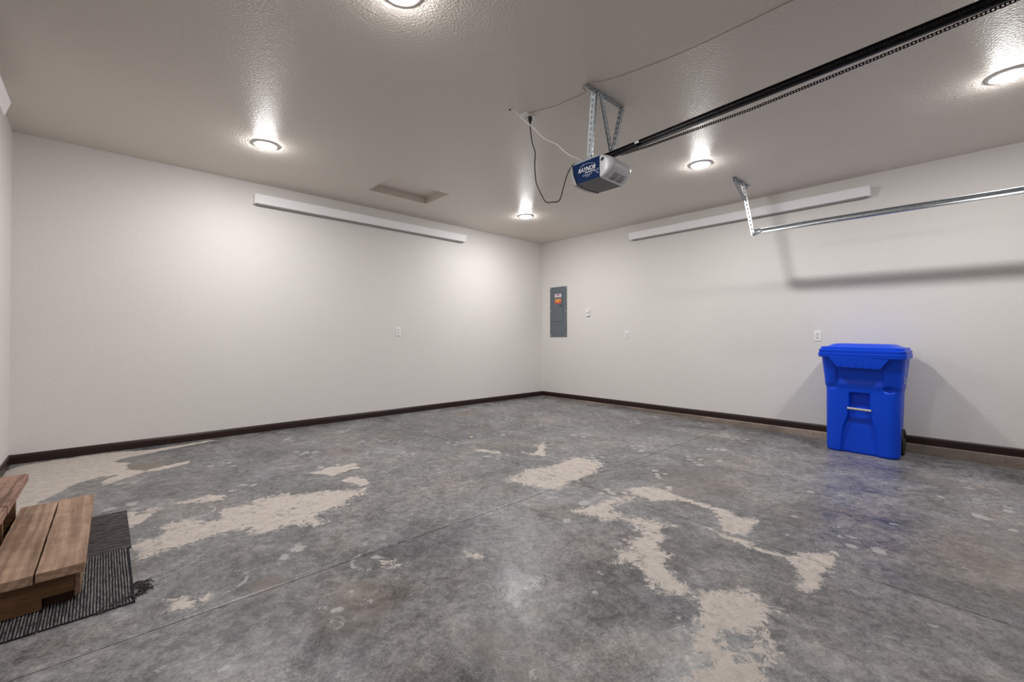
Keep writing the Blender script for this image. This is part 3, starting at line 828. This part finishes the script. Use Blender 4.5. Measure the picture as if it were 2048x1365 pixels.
# ================================================================== GARAGE DOOR OPENER
hg = thing('opener_hanger', 'slotted galvanised bracket hanging the blue opener from the ceiling', 'bracket', (2.58, 1.785, ZC))
m = MB()
angle_iron(m, (2.366, 1.785, ZC - .002), (2.795, 1.785, ZC - .002), (0, 1, 0), (0, 0, -1), .034, .0025, .042)
m.build('ceiling_angle', M['galv_dull'], hg)
m = MB()
angle_iron(m, (2.462, 1.790, 2.742), (2.553, 1.900, 2.325), (1, .35, 0), (-.35, 1, 0), .034, .0025, .036)
m.build('vertical_strap', M['galv_dull'], hg)
m = MB()
angle_iron(m, (2.492, 1.782, 2.715), (2.712, 1.838, 2.338), (.5, .05, .3), (0, -1, 0), .028, .0025, .036)
m.build('diagonal_strap', M['galv_dull'], hg)
m = MB()
angle_iron(m, (2.784, 1.788, 2.742), (2.722, 1.845, 2.325), (1, 0, 0), (0, 1, 0), .026, .0025, .036)
m.build('vertical_strap', M['galv_dull'], hg)
for p in ((2.470, 1.778, 2.722), (2.770, 1.778, 2.722), (2.545, 1.888, 2.345), (2.716, 1.832, 2.350)):
    MB().lathe(p, [(.009, .004), (.009, -.004), (.004, -.007)], 6, 'y', True, True).build('bolt', M['galv'], hg)

OX0, OX1, OY0, OY1, OZ0, OZ1 = 2.500, 2.765, 1.785, 2.030, 2.150, 2.300
op = thing('garage_door_opener', 'blue and white chain-drive door opener hanging from the ceiling, long black rail', 'door opener', (2.632, 1.9, OZ0))
def yrect(y, x0, x1, z0, z1, r, n=6):
    P = []
    for cx, cz, a0 in ((x1 - r, z1 - r, 0), (x0 + r, z1 - r, 1), (x0 + r, z0 + r, 2), (x1 - r, z0 + r, 3)):
        for k in range(n + 1):
            th = (a0 + k / n) * math.pi / 2
            P.append((cx + r * math.cos(th), y, cz + r * math.sin(th)))
    return P
m = MB()
m.loft([yrect(y, OX0 + .003, OX1 - .003, OZ0 + .006, OZ1 - .002, .008) for y in (OY0 - .002, OY1 - .003)])
m.build('chassis', M['opener_grey'], op)
def sidepanel(x, s_):
    m = MB()
    # back edge leans in towards the bottom
    q = [(OY0, OZ0 + .004), (OY0, OZ1 + .004), (OY1 - .006, OZ1 - .004), (OY1 - .018, (OZ0 + OZ1) / 2), (OY1 - .048, OZ0 + .004)]
    m.loft([[(x + dx * s_, y, z) for y, z in q] for dx in (0, .004)])
    return m.build('side_panel', M['opener_blue'], op, bevel=.001)
sp = sidepanel(OX0, 1)
sidepanel(OX1 - .004, 1)
# bottom tray
m = MB()
q = [(OX0 + .001, OY0), (OX1 - .001, OY0), (OX1 - .001, OY1 - .030), (OX1 - .03, OY1 - .018), ((OX0 + OX1) / 2, OY1 - .012), (OX0 + .03, OY1 - .030), (OX0 + .001, OY1 - .046)]
m.loft([[(x, y, z) for x, y in q] for z in (OZ0, OZ0 + .012)])
m.build('bottom_tray', M['opener_grey'], op, bevel=.002)
# rear end cap, slightly bowed
m = MB()
secs = []
for k in range(9):
    u = k / 8
    x = OX0 + .002 + (OX1 - OX0 - .004) * u
    bow = .020 * math.sin(math.pi * u)
    secs.append([(x, OY1 - .040 + bow, OZ0 - .002), (x, OY1 - .012 + bow, OZ0 + .001), (x, OY1 + .012 + bow, OZ0 + .07), (x, OY1 + .016 + bow, OZ1 - .008), (x, OY1 - .004 + bow, OZ1 - .002), (x, OY1 - .010 + bow, OZ0 + .07)])
m.loft(secs)
m.build('rear_cap', M['opener_silver'], op, smooth=True)
m = MB()
m.tube([(OX0 - .001, OY1 - .046, OZ0 + .002), (OX0 - .001, OY1 - .016, (OZ0 + OZ1) / 2), (OX0 - .001, OY1 - .004, OZ1 - .004)], .0035, 6)
m.tube([(OX0 + .002 + (OX1 - OX0 - .004) * k / 8, OY1 - .044 + .02 * math.sin(math.pi * k / 8), OZ0 + .0005) for k in range(9)], .0035, 6)
m.build('rear_gasket', M['black_rubber'], op)
m = MB().box(2.535, 2.730, OY0 + .01, OY1 - .03, OZ1 + .004, OZ1 + .008)
m.box(2.535, 2.539, OY0 + .03, OY1 + .01, OZ1, OZ1 + .030)
m.box(2.726, 2.730, OY0 + .03, OY1 + .01, OZ1, OZ1 + .030)
m.box(OX0 + .002, OX1 - .002, OY0 + .004, OY1 - .006, OZ1 - .002, OZ1 + .005)
m.build('mounting_plate', M['galv_dull'], op)
for yy in (1.93, 1.97, 2.01):
    MB().lathe((2.535, yy, OZ1 + .019), [(.005, .001), (.005, -.001)], 10, 'x', True, True).build('plate_hole', M['slot'], op)
# white light lens on the door side, bulging and vented underneath
m = MB()
secs = [yrect(y, OX0 + ix, OX1 - ix, z0, z1, r, 8) for y, ix, z0, z1, r in
        ((OY0 + .002, -.001, OZ0, OZ1 + .006, .012), (OY0 - .020, -.001, OZ0 + .003, OZ1 + .005, .016), (OY0 - .045, .001, OZ0 + .012, OZ1 - .002, .026),
         (OY0 - .068, .006, OZ0 + .026, OZ1 - .014, .034), (OY0 - .085, .014, OZ0 + .044, OZ1 - .030, .034), (OY0 - .096, .028, OZ0 + .062, OZ1 - .050, .018), (OY0 - .099, .05, OZ0 + .074, OZ1 - .064, .005))]
m.loft(secs)
lens = m.build('light_lens', M['lens_white'], op, smooth='all')
for k in range(6):
    yv = OY0 - .024 - k * .0095
    zv = OZ0 + interp(-(yv - OY0), [(0, 0), (.02, .003), (.045, .012), (.068, .026), (.085, .044)])
    for j in range(2):
        x0 = OX0 + .075 + j * .075 - k * .002
        MB().obox((x0 + .03, yv, zv - .0002), (1, 0, 0), (0, .88, -.47), (0, .47, .88), .030, .0018, .0014).build('vent_slot', M['slot'], lens)
m = MB()
sec0 = [(.013 * math.cos(2 * math.pi * k / 18) , .011 * math.sin(2 * math.pi * k / 18) - .004 * math.cos(2 * math.pi * k / 18)) for k in range(18)]
m.loft([[(OX0 - .001 - dx, OY0 - .020 + p * s_, OZ1 - .028 + q * s_) for p, q in sec0] for dx, s_ in ((-.003, 1), (.002, 1), (.005, .6))])
m.build('sensor_window', M['slot'], lens, smooth=True)
# printing on the blue panel
NX = OX0 - .0008
XA, YA = (0, -1, 0), (0, 0, 1)
text('brand_lettering', 'RAYNOR', .043, M['print_white'], sp, (NX, 1.975, 2.226), XA, YA, .28, .0007, width=.150)
text('printed_line', 'GARAGE DOORS', .014, M['print_white'], sp, (NX, 1.915, 2.211), XA, YA, .2, .0003, width=.088)
text('printed_line', 'Corporal II', .020, M['print_pale'], sp, (NX, 1.935, 2.193), XA, YA, .2, .0002, width=.080)
text('printed_line', '1/2 HP', .013, M['print_pale'], sp, (NX, 1.908, 2.181), XA, YA, .0, .0)
m = MB()
pts = [(NX, 1.958 - .128 * k / 14, 2.264 + .014 * math.sin(math.pi * (k / 14) ** .8)) for k in range(15)]
m.tube(pts, .0011, 5)
m.lathe((NX, 1.928, 2.275), [(.004, 0), (.004, -.0006)], 8, 'x', True, True)
m.build('logo_arc', M['print_white'], sp)
m = MB()
for k, (yy, zz, ln) in enumerate(((1.830, 2.204, .010), (1.820, 2.208, .010), (1.810, 2.212, .010), (1.800, 2.217, .008), (1.814, 2.194, .014), (1.806, 2.188, .008))):
    m.obox((NX, yy - ln / 2, zz), (0, -.93, .36), (0, .36, .93), (1, 0, 0), ln / 2, .0026, .0004)
m.build('printed_marks', M['print_pale'], sp)
# rail and chain
def rz(y):
    return 2.360 + (1.70 - y) * .0365
RX = 2.632
RP = [(-.024, 0), (.024, 0), (.024, -.004), (.006, -.006), (.006, -.038), (-.006, -.038), (-.006, -.006), (-.024, -.004)]
m = MB().loft([[(RX + a_, y, rz(y) + z) for a_, z in RP] for y in (2.02, YF + .06)])
rail = m.build('rail', M['rail_black'], op)
for yy, dz, sx in ((1.700, -.030, .020), (1.560, -.016, -.026)):
    MB().box(RX + sx - .004 * (sx < 0) - .004, RX + sx + .004, yy - .016, yy + .016, rz(yy) + dz - .006, rz(yy) + dz + .008).build('rail_clip', M['galv'], rail)
def chain(mb, pts):
    """roller chain: pairs of side plates and a roller at each pin"""
    pitch = .0135
    P = [Vector(p) for p in pts]
    k = 0
    for a_, b2 in zip(P, P[1:]):
        d = b2 - a_
        n = max(1, int(round(d.length / pitch)))
        dn = d.normalized()
        sd = dn.cross(Vector((0, 0, 1))).normalized()
        up = sd.cross(dn)
        for i in range(n):
            c = a_ + d * ((i + .5) / n)
            off = .0060 if k % 2 else .0046
            hl = pitch * (.66 if k % 2 else .50)
            for s_ in (-1, 1):
                mb.obox(c + up * (s_ * off), dn, sd, up, hl, .0038 if k % 2 else .0030, .0009)
            mb.obox(a_ + d * (i / n), dn, sd, up, .0030, .0030, .0046)
            k += 1
m = MB()
chain(m, [(RX - .016, 1.95, rz(1.95) - .018), (RX - .018, .9, rz(.9) - .019), (RX - .018, YF + .12, rz(YF + .12) - .018)])
chain(m, [(RX + .026, 1.72, rz(1.72) - .028), (RX + .040, 1.50, 2.331), (RX + .046, .884, 2.338), (RX + .046, .243, 2.376), (RX + .046, -.107, 2.402), (RX + .030, YF + .12, 2.465)])
tag(m.build('drive_chain', M['chain'], op), kind='stuff')
MB().box(RX - .03, RX + .03, YF + .001, YF + .07, rz(YF) - .06, rz(YF) + .02).build('header_bracket', M['galv_dull'], op)
# power cord and low-voltage wire
CORD = [(2.392, 2.355, 2.735), (2.392, 2.355, 2.70), (2.394, 2.351, 2.634), (2.399, 2.34, 2.543), (2.409, 2.318, 2.462), (2.407, 2.320, 2.385), (2.409, 2.318, 2.308), (2.414, 2.307, 2.218), (2.43, 2.271, 2.129),
        (2.442, 2.246, 2.078), (2.452, 2.222, 2.064), (2.463, 2.199, 2.064), (2.483, 2.156, 2.063), (2.492, 2.135, 2.088), (2.504, 2.11, 2.182), (2.515, 2.086, 2.26), (2.531, 2.051, 2.318), (2.548, 2.017, 2.330), (2.565, 1.985, 2.318)]
def smooth_path(pts, n=5):
    P = [Vector(p) for p in pts]
    out = []
    for i in range(len(P) - 1):
        p0, p1, p2, p3 = P[max(i - 1, 0)], P[i], P[i + 1], P[min(i + 2, len(P) - 1)]
        for k in range(n):
            t_ = k / n
            out.append(.5 * ((2 * p1) + (p2 - p0) * t_ + (2 * p0 - 5 * p1 + 4 * p2 - p3) * t_ ** 2 + (3 * p1 - p0 - 3 * p2 + p3) * t_ ** 3))
    return out + [P[-1]]
cord = MB().tube(smooth_path(CORD), .0042, 8).build('power_cord', M['black_rubber'], op, smooth='all')
MB().lathe((2.392, 2.355, ZC - .007), [(.014, 0), (.0155, -.006), (.0155, -.024), (.012, -.034), (.007, -.045), (.0055, -.066)], 14, 'z', True, True).build('plug', M['black_rubber'], cord, smooth=True)
WIRE = [(2.218, 2.388, 2.756), (2.235, 2.367, 2.738), (2.258, 2.343, 2.708), (2.277, 2.321, 2.676), (2.314, 2.279, 2.628), (2.351, 2.237, 2.57), (2.376, 2.209, 2.531), (2.412, 2.167, 2.498), (2.449, 2.126, 2.47), (2.473, 2.098, 2.431), (2.51, 2.057, 2.388), (2.56, 2.0, 2.350), (2.575, 1.985, 2.315)]
MB().tube(smooth_path(WIRE), .0042, 6).build('white_wire', M['wire_white'], op, smooth='all')
MB().lathe((2.214, 2.392, ZC), [(.010, .001), (.010, -.0012), (.006, -.0016)], 12, 'z', True, True).build('wire_hole', M['slot'], ceiling)
# thin bell wire stapled to the ceiling, from the door to the bracket and on to the outlet
BW = [(2.54, -1.40), (2.545, -.3), (2.537, .30), (2.535, .637), (2.525, 1.099), (2.491, 1.399), (2.433, 1.655), (2.385, 1.74), (2.352, 1.785), (2.375, 1.835), (2.44, 1.866), (2.428, 2.02), (2.421, 2.126), (2.365, 2.286), (2.350, 2.325)]
bw = MB().tube(smooth_path([(x, y, ZC - .0022) for x, y in BW]), .0020, 6).build('bell_wire', M['wire_brown'], smooth='all')
tag(bw, 'thin brown wire running along the ceiling past the opener bracket to the outlet', 'wire')

# ================================================================== BLUE ROLL CART
CYC, CXC = 0.797, 5.520
cart = thing('roll_cart', 'bright blue wheeled plastic refuse cart with closed lid against the right wall', 'refuse cart',
             (CXC, CYC, fz(CYC)), rot=(SLOPE, 0, 0), local=True)
tw = [(0, .272), (.02, .281), (.60, .287), (.625, .289), (.655, .297), (.70, .299), (.93, .318), (.96, .320)]
txf = [(0, -.203), (.02, -.212), (.60, -.226), (.625, -.228), (.665, -.238), (.72, -.246), (.93, -.285), (.96, -.288)]
txb = [(0, -.010), (.255, -.010), (.285, .120), (.60, .150), (.93, .205), (.96, .207)]
NFR, NSD, NCO = 78, 16, 9
zs = sorted(set([round(k * .0085, 4) for k in range(int(.955 / .0085) + 1)] + [.255, .285, .955]))
def recess(y, z):
    y = y - .012
    ay = abs(y)
    hw = interp(z, [(0, .150), (.235, .132), (.375, .090), (.44, .086), (.60, .082)])
    mk = sstep((hw - ay) / .014) * sstep((.592 - z) / .012)
    dep = interp(z, [(0, .026), (.25, .034), (.375, .046), (.425, .048), (.445, .058), (.60, .058)])
    d = mk * dep
    d = max(d, .020 * sstep((.19 - ay) / .03) * sstep((z - .645) / .09) * sstep((.93 - z) / .02))
    for sy in (-1, 1):                                      # finger hollows in the shoulder
        e = math.hypot((y - sy * .222) / .055, (z - .640) / .032)
        d = max(d, (.030 if sy < 0 else .012) * sstep(1.25 - e))
    return d
secs = []
for z in zs:
    pr_ = rrect(interp(z, txf), interp(z, txb), interp(z, tw), .085, z, NFR, NSD, NCO)
    secs.append([(x + (recess(y, z) * fr if fr > 0 else 0), y, zz) for x, y, zz, fr in pr_])
body = MB().loft(secs).build('body', M['cart_blue'], cart, smooth='all')
def ringsec(x0, x1, w_, r, z):
    return [(x, y, zz) for x, y, zz, f_ in rrect(x0, x1, w_, r, z, 24, 10, 8)]
m = MB().loft([ringsec(-.296, .212, .322, .07, .925), ringsec(-.325, .226, .332, .06, .932), ringsec(-.330, .228, .335, .06, .968), ringsec(-.324, .224, .330, .06, .974)])
m.build('rim', M['cart_blue'], cart, smooth=True)
m = MB()
q = [(.245, .938), (.172, .838), (-.150, .832), (-.214, .926)]
m.loft([[(x + (z - .93) * -.10, y, z) for y, z in q] for x in (-.328, -.322)])
flap = m.build('grip_flap', M['cart_blue'], cart, bevel=.0015)
for k in range(6):
    yy = .142 - k * .054
    MB().box(-.3255, -.3150, yy - .0025, yy + .0025, .842, .872).build('rib', M['cart_blue'], flap)
m = MB().loft([ringsec(-.318, .222, .326, .05, .976), ringsec(-.320, .226, .329, .05, .982), ringsec(-.320, .226, .329, .05, 1.003), ringsec(-.312, .222, .321, .05, 1.008),
               ringsec(-.306, .218, .316, .05, 1.011), ringsec(-.306, .218, .316, .05, 1.026), ringsec(-.300, .214, .311, .05, 1.031), ringsec(-.262, .180, .268, .05, 1.036),
               ringsec(-.225, .150, .228, .05, 1.058), ringsec(-.205, .130, .205, .05, 1.062)])
lid = m.build('lid', M['cart_blue'], cart, smooth=True)
for sy in (-1, 1):
    MB().box(.205, .262, sy * .27 - .025, sy * .27 + .025, .935, 1.005).build('hinge_block', M['cart_blue'], cart, bevel=.006)
m = MB().tube([(.245, -.27, .955), (.262, -.25, .96), (.268, -.15, .962), (.268, .15, .962), (.262, .25, .96), (.245, .27, .955)], .013, 10)
m.build('handle_bar', M['cart_blue'], cart, smooth='all')
MB().tube([(-.226, .103, .437), (-.226, -.079, .432)], .0115, 14).build('lift_bar', M['bar_grey'], cart, smooth=True)
for sy in (-1, 1):
    m = MB().lathe((.118, sy * .262, .124), [(.030, -.020), (.055, -.018), (.085, -.014), (.098, -.026), (.118, -.026), (.1235, -.020), (.1235, .020), (.118, .026), (.098, .026), (.085, .014), (.055, .018), (.030, .020)], 40, 'y', True, True)
    wh = m.build('wheel', M['black_rubber'], cart, smooth=True)
    MB().lathe((.118, sy * .262, .124), [(.028, -.024), (.028, .024)], 18, 'y', True, True).build('hub', M['opener_grey'], wh, smooth=True)
MB().tube([(.118, -.25, .124), (.118, .25, .124)], .010, 10).build('axle', M['galv_dull'], cart)
for sy in (-1, 1):
    MB().box(-.012, .150, sy * .215 - .012, sy * .215 + .012, .080, .300).build('axle_mount', M['cart_blue'], cart, bevel=.004)
text('printed_line', 'LH', .075, M['cart_print'], cart, (-.175, -.3135, .800), (1, 0, 0), (0, 0, 1), 0, .001)
text('printed_line', 'City', .105, M['cart_print'], cart, (-.185, -.3045, .700), (1, 0, 0), (0, 0, 1), 0, .001)

# ================================================================== CARPET TILES
def carpet(name, x0, x1, y0, y1, along, pitch, hgt, mats, label, lift=0.0):
    t = thing(name, label, 'carpet tile', ((x0 + x1) / 2, (y0 + y1) / 2, fz((y0 + y1) / 2)), group='carpet tiles under the wooden steps')
    def zz(y):
        return fz(y) + lift
    m = MB()
    m.cur = 0
    P = [(x0, y0), (x1, y0), (x1, y1), (x0, y1)]
    m.add([(x, y, zz(y) + .0003) for x, y in P] + [(x, y, zz(y) + .0055) for x, y in P],
          [(0, 3, 2, 1), (4, 5, 6, 7), (0, 1, 5, 4), (1, 2, 6, 5), (2, 3, 7, 6), (3, 0, 4, 7)])
    m.build('backing', mats[0], t)
    rb = MB()
    n = int(((x1 - x0) if along == 'y' else (y1 - y0)) / pitch)
    r = random.Random(int(x0 * 1000) + 5)
    for k in range(n):
        c = (k + .5) * pitch
        secs = []
        for j in range(9):
            u = j / 8
            wob = r.uniform(-.0007, .0007)
            hw, hh = pitch * .33 + r.uniform(-.0004, .0004), hgt + r.uniform(-.0006, .0006)
            if along == 'y':
                y = y0 + (y1 - y0) * u
                x = x0 + c + wob
                z = zz(y) + .005
                secs.append([(x - hw, y, z), (x - hw * .6, y, z + hh * .8), (x, y, z + hh), (x + hw * .6, y, z + hh * .8), (x + hw, y, z)])
            else:
                x = x0 + (x1 - x0) * u
                y = y0 + c + wob
                z = zz(y) + .005
                secs.append([(x, y - hw, z), (x, y - hw * .6, z + hh * .8), (x, y, z + hh), (x, y + hw * .6, z + hh * .8), (x, y + hw, z)])
        rb.loft(secs)
    tag(rb.build('pile_ribs', mats[1], t, smooth=True), kind='stuff')
    return t
carpet('carpet_tile', -.497, .118, 2.995, 3.615, 'x', .0125, .0012, (M['carpet_groove'], M['carpet_rib_far']), 'dark brownish grey carpet tile behind the ribbed one, its fine stripes running crosswise')
ct = carpet('carpet_tile', -.166, .108, 2.392, 2.990, 'y', .0098, .0034, (M['carpet_groove'], M['carpet_rib']), 'black and grey ribbed carpet tile with frayed corner beside the wooden steps')
carpet('carpet_tile', -.545, -.171, 2.392, 2.990, 'y', .0098, .0034, (M['carpet_groove'], M['carpet_rib']), 'black and grey ribbed carpet tile at the left edge, partly under the wooden steps')
m = MB()
r = random.Random(11)
for k in range(150):
    if k < 70:
        x, y = .10 + r.uniform(-.01, .05), 2.50 + r.uniform(-.03, .05)
    else:
        u = r.random()
        x, y = -.02 + .17 * u + r.uniform(-.01, .012), 2.385 + .085 * u + r.uniform(-.012, .012)
    a_ = r.uniform(-.9, .9) + .5
    L = r.uniform(.012, .042)
    z = fz(y) + r.uniform(.002, .010)
    pts = [(x, y, z), (x + L * .5 * math.cos(a_), y + L * .5 * math.sin(a_), z + r.uniform(.0, .008)), (x + L * math.cos(a_ + r.uniform(-.7, .7)), y + L * math.sin(a_ + r.uniform(-.7, .7)), fz(y) + .0025)]
    m.tube(pts, r.uniform(.0008, .0020), 5)
tag(m.build('frayed_threads', M['fray'], ct), kind='stuff')
m = MB()
m.loft([[(x, y, fz(y) + .0006), (x, y + w2, fz(y) + .0006), (x, y + w2 * .5, fz(y) + .0045)] for x, y, w2 in ((.005, 2.392, .004), (.04, 2.405, .010), (.075, 2.425, .012), (.098, 2.438, .006))])
m.build('torn_backing', M['chip'], ct)

# ================================================================== WOODEN STEPS
SL_ = fz(2.9) + .0085
st = thing('wooden_steps', 'two-tread rough wooden step unit standing on carpet tiles by the left wall', 'steps', (-.05, 2.53, SL_), rot=(0, 0, -.014))
def board(name, x0, x1, y0, y1, z0, z1, mat, bev=.003, par=None, rough_=.0012):
    """sawn board with slightly uneven faces"""
    m = MB()
    r = random.Random(hash((round(x0, 3), round(y0, 3), round(z0, 3))) & 0xffff)
    secs = []
    n = 14
    alongy = (y1 - y0) > (x1 - x0)
    for k in range(n + 1):
        u = k / n
        j = lambda: r.uniform(-rough_, rough_)
        if alongy:
            y = y0 + (y1 - y0) * u
            secs.append([(x0 + j(), y, z0), (x1 + j(), y, z0), (x1 + j(), y, z1 + j() * .4), (x0 + j(), y, z1 + j() * .4)])
        else:
            x = x0 + (x1 - x0) * u
            secs.append([(x, y0 + j(), z0), (x, y1 + j(), z0), (x, y1 + j(), z1 + j() * .4), (x, y0 + j(), z1 + j() * .4)])
    m.loft(secs)
    return m.build(name, mat, par or st, bevel=bev)
board('tread_board', -.184, -.044, 2.520, 3.585, .082, .120, M['tread_b'])
board('tread_board', -.330, -.190, 2.515, 3.562, .081, .119, M['tread_a'])
board('tread_board', -.440, -.303, 2.935, 3.560, .262, .300, M['tread_up'])
board('tread_board', -.440, -.306, 2.515, 2.931, .260, .298, M['tread_up'])
board('tread_board', -.535, -.446, 2.515, 3.560, .261, .299, M['tread_a'])
def stringer(y0, y1, notch, name='stringer', mat=None):
    zb = fz(y1) + .0094
    q = [(-.530, zb), (-.169 if notch else -.077, zb)]
    if notch:
        q += [(-.169, zb + .043), (-.077, zb + .043)]
    q += [(-.077, .080), (-.345, .080), (-.345, .259), (-.530, .259)]
    m = MB()
    m.loft([[(x, y, z) for x, z in q] for y in (y0, y1)])
    return m.build(name, mat or M['side_wood'], st)
stringer(2.552, 2.590, True)
stringer(3.130, 3.168, False)
stringer(3.500, 3.538, False)
board('foot_block', -.166, -.080, 2.575, 2.640, fz(2.64) + .0094, fz(2.64) + .050, M['dark_wood'])
board('riser_board', -.076, -.058, 2.556, 3.540, fz(3.54) + .012, .080, M['riser_wood'], .002)

# ================================================================== SMALL THINGS ON THE FLOOR
m = MB()
m.loft([[(2.899 + a_ * .022 * s_, 3.738 + b2 * .012 * s_, fz(3.738) + z) for a_, b2 in ((1, .2), (.5, .9), (-.4, 1), (-1, .1), (-.6, -.8), (.4, -1))] for z, s_ in ((.0005, 1), (.008, .95), (.012, .6))])
tag(m.build('wood_chip', M['chip']), 'small pale chip lying alone on the grey concrete floor', 'wood chip')
